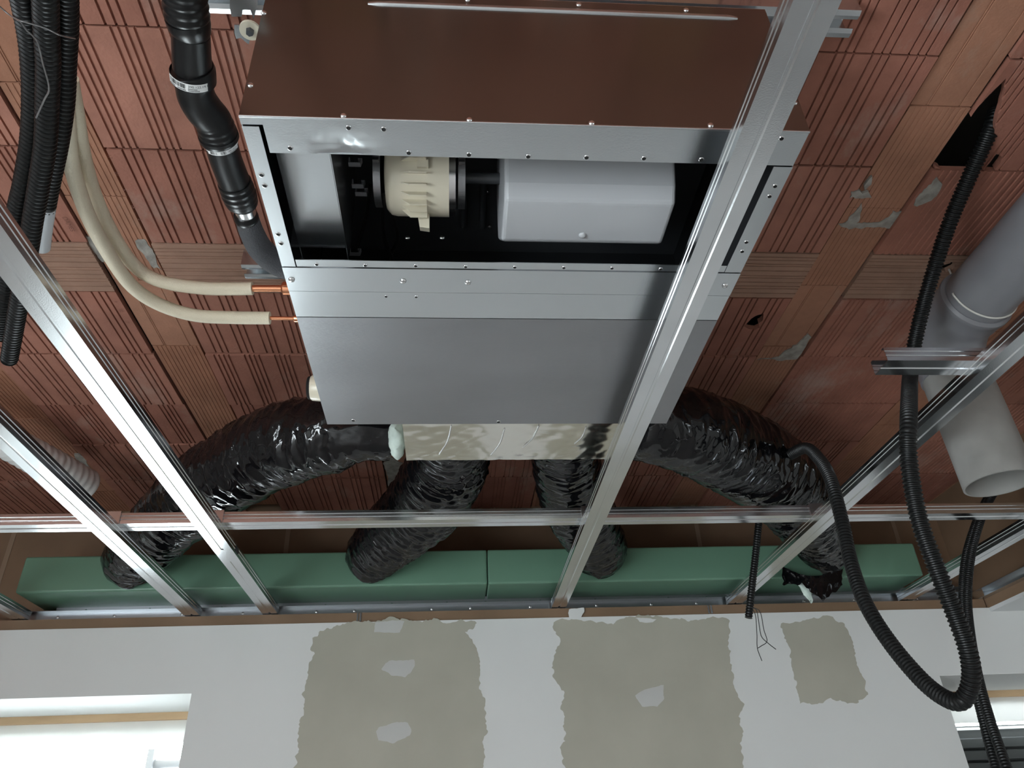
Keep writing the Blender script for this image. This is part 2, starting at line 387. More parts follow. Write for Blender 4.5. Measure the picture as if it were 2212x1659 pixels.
# rows over and behind the camera, out of the picture
rest = MB()
for bi in range(len(BEAMS) - 1):
    y = 0.488
    while y > YB + .2:
        rest.box(BEAMS[bi] + BH + .003, BEAMS[bi + 1] - BH - .003, y - .243, y - .003, ZC, ZC + .014); y -= .245
for bi, bx in enumerate(BEAMS): rest.box(bx - BH + .003, bx + BH - .003, YB, 0.40 + (bi * 0.13) % 0.2, ZC + .006, ZC + .036)
rest.build('ceiling_block', 'brick', ceiling, kind='stuff')
# mortar squeezed out at the beam joints
def mortar(px, th=.006, z=ZC, seed=0):
    pts = [PZ(q.x, q.y, z) for q in ragged(px, 5, 6, seed)]
    MB().prism([(p.x, p.y, z + .004) for p in pts], (0, 0, -th)).build('mortar_smear', 'mortar', ceiling)
mortar([(1970,440),(1975,425),(2010,395),(2020,382),(2032,395),(2030,410),(2010,428),(1990,440),(1978,446)], .008, ZC, 1)
mortar([(1832,425),(1838,412),(1856,410),(1862,415),(1876,412),(1882,425),(1862,430),(1846,432)], .006, ZC, 2)
mortar([(1866,400),(1878,384),(1884,380),(1880,396),(1868,410)], .006, ZC, 3)
mortar([(1812,487),(1828,484),(1840,465),(1856,447),(1864,440),(1858,470),(1850,484),(1900,484),(1920,470),(1930,455),(1958,458),(1945,475),(1930,492),(1880,492),(1835,495)], .003, ZC + .004, 4)
mortar([(1636,776),(1680,770),(1720,745),(1745,722),(1752,728),(1738,752),(1722,775),(1690,777)], .005, ZC + .004, 5)
mortar([(185,512),(200,510),(218,535),(238,562),(222,566),(205,545)], .004, ZC + .004, 6)
mortar([(292,522),(312,518),(335,552),(350,585),(330,582),(310,552)], .004, ZC + .004, 7)
mortar([(160,982),(176,985),(200,1015),(215,1035),(200,1030),(175,1005)], .004, ZC + .004, 8)
mortar([(825,1000),(845,985),(880,1010),(865,1060),(838,1050)], .004, ZC + .004, 9)

# ------------------------------------------------------------------ windows
def portal(name, loc, rot, sx, sy):
    l = bpy.data.lights.new(name, 'AREA'); l.shape = 'RECTANGLE'; l.size = sx; l.size_y = sy; l.cycles.is_portal = True
    o = bpy.data.objects.new(name, l); C.objects.link(o); o.location = (loc[0], loc[1], loc[2] + H); o.rotation_euler = rot
portal('window_portal', ((W1a + W1b) / 2, 2.97, (SILL + Z1) / 2), (math.radians(-90), 0, 0), W1b - W1a, Z1 - SILL)
portal('window_portal', (XL - .32, -1.3, (FL + .5) / 2), (0, math.radians(-90), 0), .5 - FL, 1.4)  # guides sky light through the added left opening
def frame_y(x0, x1, z0, z1, y0, y1, b=.05, mull=None):
    m = MB().box(x0, x1, y0, y1, z1 - b, z1).box(x0, x1, y0, y1, z0, z0 + b).box(x0, x0 + b, y0, y1, z0 + b, z1 - b).box(x1 - b, x1, y0, y1, z0 + b, z1 - b)
    if mull is not None: m.box(mull - b / 2, mull + b / 2, y0, y1, z0 + b, z1 - b)
    return m
def film_sheet(x0, x1, z0, z1, y, seed, name, parent, fall=0.0):
    nx, nz = 60, 14; vs = []; fs = []
    for j in range(nz + 1):
        for i in range(nx + 1):
            x = x0 + (x1 - x0) * i / nx; z = z0 + (z1 - z0) * j / nz; t = 1 - j / nz
            d = .010 * noise.noise(Vector((x * 9 + z * 6, z * 5, seed))) + .006 * noise.noise(Vector((x * 22 - z * 30, z * 9, seed + 5)))
            if j == 0: z += .012 * noise.noise(Vector((x * 7, 1, seed)))
            vs.append((x, y + d * t - fall * t, z))
    for j in range(nz):
        for i in range(nx): a = j * (nx + 1) + i; fs.append((a, a + 1, a + nx + 2, a + nx + 1))
    return MB().add(vs, fs).build(name, 'film', parent, smooth=60)
zw = PY(405, 1553, 2.85).z; zf = PY(300, 1604, 2.86).z
win1 = S(frame_y(W1a, W1b, SILL, Z1, 2.88, 2.945, .055).build('window_1', 'white_pvc'))
MB().box(W1a, W1b, 2.848, 2.88, zw, Z1).build('head_batten', 'wood', win1)
film_sheet(W1a, W1b, zf, zw + .002, 2.868, 3, 'plastic_film', win1)
for a, b in ((W1a + .055, W1b - .055),): MB().box(a, b, 2.91, 2.914, SILL + .055, Z1 - .055).build('pane', 'glass', win1)
win2 = S(frame_y(W2a, W2b, SILL, Z2, 2.88, 2.945, .05).build('window_2', 'shutter'))
zw2 = PY(2100, 1507, 2.85).z; zf2 = PY(2100, 1558, 2.85).z
MB().box(W2a, W2b, 2.848, 2.88, zw2, Z2).build('head_batten', 'wood', win2)
MB().box(W2a, W2b, 2.946, 2.95, SILL, zf2 - .004).build('shutter_light_stop', 'shutter', win2)  # added panel, keeps sky light from showing between the slats
film_sheet(W2a + .004, W2b, zf2 - .005, zw2 + .002, 2.862, 9, 'plastic_film', win2, .012)
MB().box(W2a, W2a + .17, 2.872, 2.90, SILL, zf2 + .06).build('guide_panel', 'shutter', win2)
for dx in (.075, .118): MB().box(W2a + dx, W2a + dx + .008, 2.868, 2.872, SILL, zf2 + .05).build('groove_shade', 'hole_black', win2)  # black strips on the panel paint the shade inside grooves
MB().box(W2a + .17, W2b, 2.93, 2.938, zf2 - .02, zf2 - .011).build('head_strip', 'white_pvc', win2)
sl = MB().prism([(0, .0, 0), (0, -.012, .006), (0, -.012, .034), (0, 0, .0395)], (W2b - W2a - .17, 0, 0)); slm = None
for k in range(26):
    z = zf2 - .065 - k * .04
    if slm is None:
        o = sl.build('slat', 'shutter', win2); slm = o.data; WL0 = o
    else: o = bpy.data.objects.new('slat', slm); link(o, Vector((0, 0, 0)), win2)
    wloc = Vector(((W2a + .17 + W2b) / 2, 2.935, z + H)); o.location = wloc - WL[win2.name]
fill_win = S(MB().box(XL - .2, XL - .14, -2.0, -1.94, FL, .5).box(XL - .2, XL - .14, -.66, -.6, FL, .5).box(XL - .2, XL - .14, -1.94, -.66, .44, .5).build('added_fill_window', 'white_pvc'))  # frame of the unseen window added for fill daylight
# ladder standing outside the left window
lp = PY(333, 1620, 3.35)
lad = thing('ladder', (lp.x + .2, 3.35, FL), 'metal ladder standing outside the bright left window', 'ladder')
for dx in (0, .40): MB().box(lp.x + dx - .012, lp.x + dx + .012, 3.32, 3.38, FL, lp.z).build('stile', 'alu', lad)
for k in range(7):
    z = lp.z - .05 - k * .08 if k < 3 else lp.z - .21 - (k - 2) * .25
    MB().lathe([(.016, 0), (.016, .376)], (lp.x + .012, 3.35, z), (1, 0, 0), 12).build('rung', 'alu', lad, 40)

# ------------------------------------------------------------------ suspended-ceiling steel
def csec():
    h = [(.0175, .0262), (.0175, .027), (.024, .027), (.024, .0205), (.0228, .0195), (.0228, .0175), (.024, .0165), (.024, .0115), (.0228, .0105), (.0228, .0085), (.024, .0075), (.024, .0), (.0038, .0), (.0022, .0018)]
    return h + [(-x, z) for x, z in h[::-1]]
CS = csec()
def profile(p0, p1, side, label, name='ceiling_profile', group=None, up=(0, 0, 1)):
    return MB().strip(CS, p0, p1, side, up, .0007).build(name, 'galv_profile', None, 35, label, 'profile', group)
g = 'ceiling profiles running towards the far wall'
P = [(-1.372, 'leftmost steel profile, only its tip showing at the left edge above the wall'), (PZ(416, 1330, ZG).x, 'bright steel profile running down to the wall above the left window'),
     (PZ(583, 1325, ZG).x, 'bright white-glaring steel profile crossing in front of the black conduits on the left'), (PZ(1207, 1312, ZG).x, 'long steel profile passing under the air handling unit'),
     (PZ(1586, 1305, ZG).x, 'steel profile under the grey drain pipe on the right'), (PZ(1946, 1303, ZG).x, 'steel profile nearest the lowered soffit on the right')]
profs = []
for i, (x, l) in enumerate(P):
    o = profile((x, -1.6, ZG), (x, 2.548, ZG), (1, 0, 0), l, group=g); profs.append(o)
# splice and screw on the bright left profile
sx = P[2][0]
MB().box(sx - .0246, sx + .0246, 1.93, 2.02, ZG - .0006, ZG).build('splice', 'galv_profile', profs[2])
MB().box(sx + .0242, sx + .0262, 1.96, 1.985, ZG + .006, ZG + .02).build('tab', 'dark_metal', profs[2])
rail = profile((XL, 1.834, ZG + .027), (XS, 1.834, ZG + .027), (0, 1, 0), 'long steel cross rail carrying the other profiles from left to right', 'cross_rail')
for i in (1, 2, 3, 4, 5):
    x = P[i][0]
    MB().box(x - .026, x + .026, 1.806, 1.8098, ZG + .024, ZG + .058).build('crossing_clip', 'galv_profile', rail)
yS = PZ(2000, 792, ZG + .029).y
xs0 = PZ(1893, 803, ZG + .029).x
sp = profile((xs0, yS, ZG + .027), (P[4][0] + .03, yS, ZG + .027), (0, 1, 0), 'short cut piece of steel profile resting across the right profile', 'profile_offcut')
# edge tracks on the wall
UD = [(-.027, 0), (0, 0), (0, .027), (-.027, .027)]
for k, (yy, zz, xa, l) in enumerate(((2.565, .6975, -1.365, 'lower steel edge track along the top of the white wall'), (2.60, .7265, -1.30, 'upper steel track under the green box'))):
    t = MB().strip(UD, (xa, yy, zz), (XS - .03, yy, zz), (0, 1, 0), (0, 0, 1), -.0007).build('edge_track', 'galv_dark', None, None, l, 'track')
    for q in range(16):
        x = xa + .12 + q * .19 + random.uniform(-.04, .04)
        MB().lathe([(.0045, 0), (.0045, .0012), (.002, .0022)], (x, yy - .0008, zz + .014), (0, -1, 0), 10).build('screw', 'steel_bright', t)

# ------------------------------------------------------------------ green insulated plenum box
gx0, gx1 = PY(35, 1270, 2.43).x, PY(1995, 1240, 2.43).x; gm = PY(1053, 1230, 2.43).x
gb = thing('green_plenum_box', ((gx0 + gx1) / 2, 2.53, .75), 'long pale green foam box lying along the far wall above the tracks', 'box')
for a, b in ((gx0, gm - .0012), (gm + .0012, gx1)):
    m = MB().box(a, b, 2.43, 2.632, .752, .868); o = m.build('insulation_panel', 'green_foam', gb)
    bv = o.modifiers.new('b', 'BEVEL'); bv.width = .006; bv.segments = 3

# ------------------------------------------------------------------ air handling unit
UX0, UX1, UY0, UY1, UT = -.258, .456, .622, 1.390, 1.037
un = thing('air_handling_unit', ((UX0 + UX1) / 2, (UY0 + UY1) / 2, ZU), 'galvanized steel ducted air handling unit hung under the brick ceiling with its fan bay open', 'air handler')
t_ = .0012
def nut(x, y, parent, r=.0032):
    p = PZ(x, y, ZU)
    o = MB().lathe([(r * .84, .0002), (r * .86, .0010), (r * 1.05, .0009), (r * 1.2, 0)], (p.x, p.y, ZU), (0, 0, -1), 14).build('rivet_nut', 'steel_bright', parent, 40)
    MB().lathe([(r * .85, 0), (r * .84, .0007)], (p.x, p.y, ZU), (0, 0, -1), 14).build('bore_shade', 'hole_black', o)  # black disc paints the dark inside of an uncut hole
def screw(p, axis, parent, r=.0045, name='screw'):
    o = MB().lathe([(r, 0), (r * .9, r * .35), (r * .5, r * .6), (0.0, r * .62)], p, axis, 14).build(name, 'steel_bright', parent, 60); return o
fp = MB().box(UX0, UX1, UY0, UY0 + t_, ZU + .001, UT).build('front_panel', 'galv_front', un)
bead = MB().tube([Vector((-.118 + .527 * i / 40, UY0 + .0015, 1.0125)) for i in range(41)], lambda i, t: .0055 * (1 if 0 < i < 40 else .6), 14).build('pressed_bead', 'galv', fp, 60)
for x, y in ((742, 250), (1014, 259), (1278, 266), (1535, 271), (541, 184), (570, 28), (1716, 222), (1010, 0), (1250, 10), (1482, 22), (760, -10)):
    screw(PY(x, y, UY0), (0, -1, 0), fp, .0042, 'rivet')
MB().tube([Vector((UX0 + (UX1 - UX0) * k / 4, UY0 + .0012, ZU + .0012)) for k in range(5)], lambda i, t: .0017, 10).build('folded_edge', 'galv', fp, 60)
for x in (UX0, UX1 - t_): MB().box(x, x + t_, UY0 + t_, UY1, ZU + .0012, UT).build('side_panel', 'galv', un)
MB().box(UX0, UX1, UY0, UY1, UT, UT + t_).build('top_panel', 'galv', un)
MB().box(UX0 + t_, UX1 - t_, UY1 - t_, UY1, ZU + .0012, UT).build('rear_panel', 'galv', un)
# underside frame
nx, ny = 150, 14; vs = []; fs = []; dx0 = PZ(742, 318, ZU)
xa, xb, ya, yb = UX0 + .026, UX1 - .001, UY0 + .0005, .678
for j in range(ny + 1):
    for i in range(nx + 1):
        x = xa + (xb - xa) * i / nx; y = ya + (yb - ya) * j / ny
        q = ((x - dx0.x) / .028) ** 2 + ((y - dx0.y) / .014) ** 2
        d = .0035 * math.exp(-q) * (1 + .7 * noise.noise(Vector((x * 90, y * 130, 2)))) + .0006 * math.exp(-q * .2) * noise.noise(Vector((x * 160 + y * 60, y * 40, 7)))
        vs.append((x, y, ZU + d))
for j in range(ny):
    for i in range(nx): a = j * (nx + 1) + i; fs.append((a, a + nx + 1, a + nx + 2, a + 1))
fr = MB().add(vs, fs).box(UX0, xa + .0002, ya, .6345, ZU, ZU + t_).box(xa, xb, yb - t_, yb, ZU + .0005, ZU + .012).build('front_rail', 'galv', un, 50)
for x, y in ((627, 320), (753, 276), (829, 279), (883, 330), (1013, 334), (1141, 338), (1267, 340), (1391, 342), (1515, 345), (1688, 299)): nut(x, y, fr)
lr = MB().box(UX0, -.2375, .6375, .897, ZU, ZU + t_).build('side_rail', 'galv', un)
for x, y in ((565, 378), (572, 401), (601, 506), (607, 526)): nut(x, y, lr)
rrl = MB().box(.4295, UX1, .6805, .897, ZU, ZU + t_).build('side_rail', 'galv', un)
for x, y in ((1674, 402), (1662, 424), (1612, 523), (1603, 543)): nut(x, y, rrl)
cr_ = MB().box(-.2355, .4285, .8815, .8965, ZU, ZU + t_).build('cross_rail', 'galv', un)
for x, y in ((684, 571), (789, 573), (898, 574), (1006, 576), (1112, 577), (1218, 578), (1322, 579), (1427, 581)): nut(x, y, cr_, .0028)
ss = MB().box(UX0, UX1, .8985, .9545, ZU - .001, ZU + t_).build('service_strip', 'galv', un)
for x, y in ((630, 604), (871, 607), (1011, 610), (1566, 617)): screw(PZ(x, y, ZU - .001), (0, 0, -1), ss, .0050)
ls = MB().box(UX0, UX1, .9563, 1.0225, ZU, ZU + t_).build('joint_strip', 'galv', un)
for x, y in ((834, 640), (899, 641)): nut(x, y, ls, .0026)
bp = MB().box(UX0, UX1, 1.0245, UY1, ZU, ZU + t_).build('bottom_panel', 'grey_sheet', un)
for x, y in ((763, 908), (1077, 911)): nut(x, y, bp, .0042)
# fan bay
MB().box(UX0 + .004, UX1 - .004, UY0 + .004, 1.16, UT - .012, UT - .001).build('bay_lining', 'dark_metal', un)
MB().box(UX0 + .004, UX1 - .004, 1.14, 1.15, ZU + .004, UT - .012).build('bay_partition', 'black_foam', un)
MB().box(UX1 - .008, UX1 - .0015, UY0 + .004, 1.14, ZU + .004, UT - .012).build('bay_side_lining', 'black_foam', un)
eb = MB().box(-.236, -.1655, .66, .895, .812, .8135).box(-.166, -.1645, .66, .93, .812, .99).box(-.2375, -.236, .66, .93, .8135, .86)
eb.build('electrical_box', 'galv', un)
MB().box(-.25, -.166, .895, .90, .812, .90).build('box_end', 'dark_metal', un)
screw(PZ(742, 457, .85), (1, 0, 0), un, .003, 'stud')
MY, MZ = .853, .922
mo = MB().lathe([(.035, -.106), (.052, -.104), (.060, -.097), (.062, -.088), (.062, -.006)], (0, MY, MZ), (1, 0, 0), 48).build('motor', 'cream_plastic', un, 40)
MB().lathe([(.0605, -.006), (.0605, .004), (.045, .006)], (0, MY, MZ), (1, 0, 0), 40).build('end_ring', 'steel_bright', mo, 40)
for k, a in enumerate((205, 222, 236, 249, 261, 272, 283)):
    t = math.radians(a); d = Vector((0, math.cos(t), math.sin(t))); n_ = Vector((0, -math.sin(t), math.cos(t)))
    c0 = Vector((0, MY, MZ)); ln = .013
    pts = [c0 + Vector((-.080, 0, 0)) + d * .061, c0 + Vector((-.066, 0, 0)) + d * (.061 + ln), c0 + Vector((-.040, 0, 0)) + d * (.061 + ln), c0 + Vector((-.040, 0, 0)) + d * .061]
    MB().prism([p - n_ * .001 for p in pts], n_ * .002).build('cooling_fin', 'cream_plastic', mo)
t = math.radians(292); d = Vector((0, math.cos(t), math.sin(t))); n_ = Vector((0, -math.sin(t), math.cos(t))); c0 = Vector((0, MY, MZ))
MB().prism([c0 + Vector((x, 0, 0)) + d * r for x, r in ((-.056, .060), (-.052, .084), (-.037, .086), (-.037, .060))], n_ * .016).build('terminal_block', 'cream_plastic', mo)
t = math.radians(205); d = Vector((0, math.cos(t), math.sin(t))); n_ = Vector((0, -math.sin(t), math.cos(t)))
MB().prism([c0 + Vector((x, 0, 0)) + d * r for x, r in ((-.054, .060), (-.054, .068), (-.037, .068), (-.037, .060))], n_ * .012).build('terminal_block', 'cream_plastic', mo)
for x in (-.122, .008):
    cl = MB().lathe([(.047, 0), (.049, 0), (.049, .011), (.047, .011), (.047, 0)], (x, MY, MZ), (1, 0, 0), 40).build('clamp_ring', 'grey_sheet', un, 40)
    MB().lathe([(.046, 0), (.046, .011)], (x, MY, MZ), (1, 0, 0), 32).build('bushing', 'black_foam', cl, 40)
    for zz in (-.010, -.002): MB().box(x + .001, x + .010, MY - .056, MY - .050, MZ - .016 + zz, MZ - .010 + zz).build('clamp_screw', 'steel_bright', cl)
MB().lathe([(.009, .02), (.009, .09)], (0, MY, MZ), (1, 0, 0), 20).build('shaft', 'dark_metal', un, 40)
zb = .805
bsec = [(.872, zb), (.786, zb), (.770, zb + .02), (.752, zb + .06), (.748, zb + .12), (.76, zb + .17), (.80, zb + .20), (.90, zb + .20), (.93, zb + .15), (.935, zb + .06)]
bl = MB().prism([(.0745, y, z) for y, z in bsec], (.2535, 0, 0)).build('blower_housing', 'white_plastic', un)
bv = bl.modifiers.new('b', 'BEVEL'); bv.width = .006; bv.segments = 3; bv.limit_method = 'ANGLE'; bv.angle_limit = math.radians(28)
screw(PZ(1258, 508, zb), (0, 0, -1), bl, .006, 'cap_screw').data.materials[0] = M['white_plastic']
mbk = MB().box(-.075, .012, .955, .962, .955, 1.0).box(-.075, .012, .93, .962, 1.0, 1.004).build('motor_bracket', 'dark_metal', un)
for x, y in ((880, 513), (955, 513)): screw(PY(x, y, .954), (0, -1, 0), mbk, .005, 'bolt')
for x in (.02, .055): MB().lathe([(.006, 0), (.006, .12)], (x, .94, 1.015), (0, 1, 0), 14).build('pressed_rib', 'dark_metal', un, 40)
for x, y in ((1053, 415), (1057, 490)): screw(PZ(x, y, UT - .013), (0, 0, -1), un, .004, 'bolt')
for x, y in ((768, 348), (775, 395), (782, 412), (768, 542)):
    p = PZ(x, y, .90)
    MB().strip([(-.010, .004), (-.010, -.008), (.008, -.008), (.010, .002), (.004, .002)], p - Vector((0, .004, 0)), p + Vector((0, .004, 0)), (1, 0, 0), (0, 0, 1), .0016).build('cable_clip', 'grey_pvc', un)
for k, pts in enumerate(([(830, 420, .88), (826, 470, .90), (832, 520, .92), (850, 565, .93)], [(838, 440, .88), (852, 480, .9), (858, 520, .92), (838, 560, .94)], [(800, 400, .95), (790, 470, .95), (770, 540, .93)])):
    plain_tube([(PZ(*q), .0035) for q in pts], .006, 8).build('cable', 'wire_black', un, 50)
# left side: condensate knob, hanger lug
kp = PZ(684, 838, .845)
kn = MB().lathe([(.024, 0), (.027, .004), (.029, .03), (.029, .075)], (kp.x - .012, kp.y, .845), (1, 0, 0), 28).build('drain_socket', 'cream_plastic', un, 40)
MB().lathe([(.022, -.006), (.0245, -.004), (.0245, .004)], (kp.x - .012, kp.y, .845), (1, 0, 0), 24).build('plug', 'hole_black', kn, 40)
zl = .99
lug = [(500, -40), (560, -40), (556, 10), (548, 42), (541, 22), (532, 18), (524, 22), (522, 36), (500, 36), (496, 14)]
lg = MB().prism([PZ(x, y, zl) for x, y in lug], (0, 0, .003)).build('hanger_lug', 'steel_bright', un)
lug2 = [(506, 54), (518, 54), (520, 66), (528, 78), (540, 86), (537, 96), (520, 82), (510, 84), (506, 70)]
MB().prism([PZ(x, y, zl) for x, y in lug2], (0, 0, .003)).build('hanger_lug', 'galv', un)
wp = PZ(540, 67, zl - .003)
ws = MB().lathe([(.0145, 0), (.0145, .004)], wp, (0, 0, 1), 24).build('washer', 'cream_plastic', un, 40)
MB().lathe([(.005, -.006), (.006, 0)], wp, (0, 0, 1), 6).build('nut', 'dark_metal', ws)

# two slotted steel channels under the ceiling that carry the unit
for (ya_, xa_, xb_, l) in ((PZ(1820, 48, 1.06).y, PZ(405, 10, 1.06).x, PZ(1850, 40, 1.06).x, 'slotted steel channel above the near end of the unit'), (PZ(560, 592, 1.05).y, PZ(524, 590, 1.05).x, .50, 'slotted steel channel above the middle of the unit, its end beside the copper pipes')):
    MB().strip([(-.008, .002), (-.0145, 0), (-.0205, 0), (-.0205, .04), (.0205, .04), (.0205, 0), (.0145, 0), (.008, .002)], (xa_, ya_, 1.056), (xb_, ya_, 1.056), (0, 1, 0), (0, 0, 1), .002).build('mounting_channel', 'galv', None, None, l, 'channel')

# ------------------------------------------------------------------ foil box behind the unit
FX0, FX1, FY1, FZ = PZ(874, 960, .80).x, PZ(1312, 995, .80).x, PZ(1000, 994, .80).y, .80
fb = thing('foil_plenum', ((FX0 + FX1) / 2, 1.5, FZ), 'shiny foil-faced insulated outlet box behind the unit', 'box')
nx, ny = 90, 44; vs = []; fs = []
for j in range(ny + 1):
    for i in range(nx + 1):
        x = FX0 + (FX1 - FX0) * i / nx; y = UY1 + (FY1 - UY1) * j / ny
        d = .0012 * noise.noise(Vector((x * 30, y * 45, 1))) + .0012 * (1 - abs(noise.noise(Vector((x * 18 + y * 8, y * 12, 4))))) ** 6
        vs.append((x, y, FZ + d))
for j in range(ny):
    for i in range(nx): a = j * (nx + 1) + i; fs.append((a, a + nx + 1, a + nx + 2, a + 1))
MB().add(vs, fs).build('foil_bottom', 'foil', fb, 60)
sd = MB().box(FX0 - .001, FX1 + .001, UY1 + .001, FY1 + .004, FZ + .003, 1.0).build('foil_body', 'foil', fb)
bv = sd.modifiers.new('b', 'BEVEL'); bv.width = .006; bv.segments = 2
for a, b in (((975, 919), (948, 983)), ((1090, 926), (1060, 984)), ((1164, 920), (1128, 968)), ((1266, 922), (1240, 960))):
    pa, pb = PZ(*a, FZ - .0005), PZ(*b, FZ - .0005); pm = (pa + pb) / 2 + Vector((.006, .002, 0))
    plain_tube([(pa, .0016), (pm, .0018), (pb, .0012)], .006, 8).build('foil_crease', 'steel_bright', fb, 60)
vs = []; fs = []; n1_, n2_ = 20, 26; cpt = PZ(858, 948, .84)
for j in range(n2_ + 1):
    for i in range(n1_):
        t = 2 * math.pi * i / n1_; h = j / n2_; r = math.sin(math.pi * min(max(h, .0003), .9997)) ** .5 * .028
        q = Vector((cpt.x + math.cos(t) * r * .75, cpt.y - .05 + .11 * h, cpt.z + math.sin(t) * r * 1.6))
        q += Vector((noise.noise(q * 60), noise.noise(q * 60 + Vector((5, 0, 0))), noise.noise(q * 60 + Vector((0, 7, 0))))) * .006
        vs.append(q)
for j in range(n2_):
    for i in range(n1_): fs.append((j*n1_+i, j*n1_+(i+1)%n1_, (j+1)*n1_+(i+1)%n1_, (j+1)*n1_+i))
MB().add(vs, fs).build('fibre_tuft', 'fibre', fb, 60)

# ------------------------------------------------------------------ black film-wrapped ducts
def duct(pts, seed, label, amp=1.0, tw=1.0, hp=.048, ha=.014, fine=.010):
    pp, rr = spline(pts, .0045)
    def rad(i, t):
        s = i * .0045; c_, s_ = math.cos(t), math.sin(t)
        n0 = noise.noise(Vector((s * 9, c_ * 1.1 + seed, s_ * 1.1)))
        hel = math.sin(2 * math.pi * s / hp + t * tw + 1.5 * n0)
        ph = .9 * math.sin(t + seed) + .5 * math.sin(2 * t - seed)
        n1 = noise.noise(Vector((s * 24 + ph, c_ * 1.3 + seed, s_ * 1.3)))
        n2 = noise.noise(Vector((s * 55 + ph * 2, c_ * 2.0 - seed, s_ * 2.0 + 3)))
        n4 = noise.noise(Vector((s * 80 - ph * 7, c_ * 5.5 - seed, s_ * 5.5 + 9)))
        n3 = noise.noise(Vector((s * 7, c_ * 1.2, s_ * 1.2 + seed)))
        rg = (1 - abs(n1)) ** 3; rg2 = (1 - abs(n2)) ** 4; rg4 = (1 - abs(n4)) ** 4
        return rr[i] * (1 + amp * (ha * hel + .056 * (rg - .5) + .030 * (rg2 - .4) + fine * (rg4 - .4) + .04 * n3))
    return MB().tube(pp, rad, 150).build('flexible_duct', 'black_film', None, 70, label, 'duct', 'black film-wrapped ducts')
yE = 2.435
def endp(x):
    p = PY(x, 1222, yE - .03); return [(Vector((p.x, 2.37, .852)), .091), (Vector((p.x, 2.428, .846)), .086)]
def near(l): return [q for q in l if q[0].y < 2.20]
d1 = near(W3([(846, 935, .875, 118), (800, 932, .875, 126), (765, 930, .88, 140), (715, 935, .89, 175), (620, 958, .90, 178), (520, 1005, .90, 172), (430, 1065, .895, 165), (355, 1135, .885, 160)])) + endp(300)
duct(d1, 1.3, 'leftmost black film-wrapped duct, bending left from the foil box to the green box')
d2 = [(Vector((0.005, 1.60, .90)), .088)] + near(W3([(975, 985, .895, 160), (960, 1020, .895, 170), (915, 1090, .89, 166), (862, 1160, .885, 160)])) + endp(815)
duct(d2, 7.7, 'glossy black duct slanting left from the middle of the foil box', hp=.030, ha=.026)
d3 = [(Vector((0.275, 1.60, .90)), .080)] + near(W3([(1220, 985, .895, 140), (1228, 1020, .895, 146), (1248, 1090, .89, 150), (1272, 1160, .885, 150)])) + endp(1292)
duct(d3, 12.1, 'black duct running behind the long profile under the unit', .9, hp=.026, ha=.018)
d4 = near(W3([(1350, 925, .875, 130), (1405, 922, .88, 160), (1480, 930, .89, 185), (1560, 962, .90, 190), (1640, 1005, .90, 186), (1710, 1062, .895, 178), (1755, 1125, .885, 168)])) + endp(1780)
duct(d4, 21.4, 'rightmost black duct, bending right from the foil box with its film end torn')
# torn film end of the right duct and its glass-wool tuft
vs = []; fs = []; kk = 36
for j in range(7):
    for i in range(kk + 1):
        u = i / kk; x = 1690 + 130 * u; top = 1222 + 22 * math.sin(math.pi * u); bot = 1262 + 38 * max(0, 1 - abs(u - .68) * 3.0) + 8 * noise.noise(Vector((u * 14, 0, 3)))
        y = top + (bot - top) * j / 6; vs.append(PY(x + 8 * noise.noise(Vector((u * 9, j * .5, 1))), y, 2.40 - .02 * math.sin(math.pi * u) + .008 * noise.noise(Vector((u * 20, j, 2)))))
for j in range(6):
    for i in range(kk): a = j * (kk + 1) + i; fs.append((a, a + 1, a + kk + 2, a + kk + 1))
MB().add(vs, fs).build('torn_film', 'black_film', bpy.data.objects['flexible_duct.003'], 60)
vs = []; fs = []
for j in range(9):
    for i in range(14):
        t = 2 * math.pi * i / 14; h = j / 8; p = PY(1733 + 20 * h, 1258 + 42 * h, 2.415); r = .020 * (1 - h * .75) * (1 if j else .6)
        vs.append(p + Vector((math.cos(t) * r, math.sin(t) * r * .5, 0)) + Vector((noise.noise(p * 70 + Vector((t, 0, 0))), 0, noise.noise(p * 60 + Vector((0, t, 0))))) * .008)
for j in range(8):
    for i in range(14): fs.append((j*14+i, j*14+(i+1)%14, (j+1)*14+(i+1)%14, (j+1)*14+i))
MB().add(vs, fs).build('fibre_tuft', 'fibre', bpy.data.objects['flexible_duct.003'], 60)

# ------------------------------------------------------------------ refrigerant pipes
for nm, pts, end, l in (('a', [(150, 170, .93), (163, 240, .93), (178, 330, .93), (205, 425, .925), (245, 510, .91), (292, 575, .90), (345, 607, .89), (430, 622, .885), (500, 624, .88), (552, 623, .88)], (640, 623), 'upper cream insulated copper pipe curving to the unit'),
                  ('b', [(140, 210, .91), (147, 300, .91), (158, 370, .905), (190, 465, .89), (236, 550, .88), (285, 618, .87), (345, 658, .865), (420, 681, .86), (500, 686, .855), (587, 687, .855)], (660, 688), 'lower cream insulated copper pipe curving to the unit')):
    zt = pts[-1][2]; p1 = PZ(pts[-1][0], pts[-1][1], zt)
    th = thing('insulated_pipe', (p1.x - .1, p1.y, zt - .015), l, 'pipe', 'refrigerant pipes')
    ppts = [(PZ(*q), .0118) for q in pts]
    plain_tube(ppts, .012, 20).build('insulation', 'cream_foam', th, 60)
    p2 = PZ(end[0], end[1], zt)
    rc = .0062 if nm == 'a' else .0035
    cp = plain_tube([(PZ(pts[-1][0] - 20, pts[-1][1], zt), rc), (p2, rc)], .02, 14).build('copper_tube', 'copper', th, 60)
    pm = PZ((609 if nm == 'a' else 634), end[1], zt)
    MB().lathe([(rc * 1.5, 0), (rc * 2, .003), (rc * 2, .02), (rc * 1.4, .024)], (pm.x, pm.y, zt), (1, 0, 0), 16).build('fitting', 'copper', cp, 40)

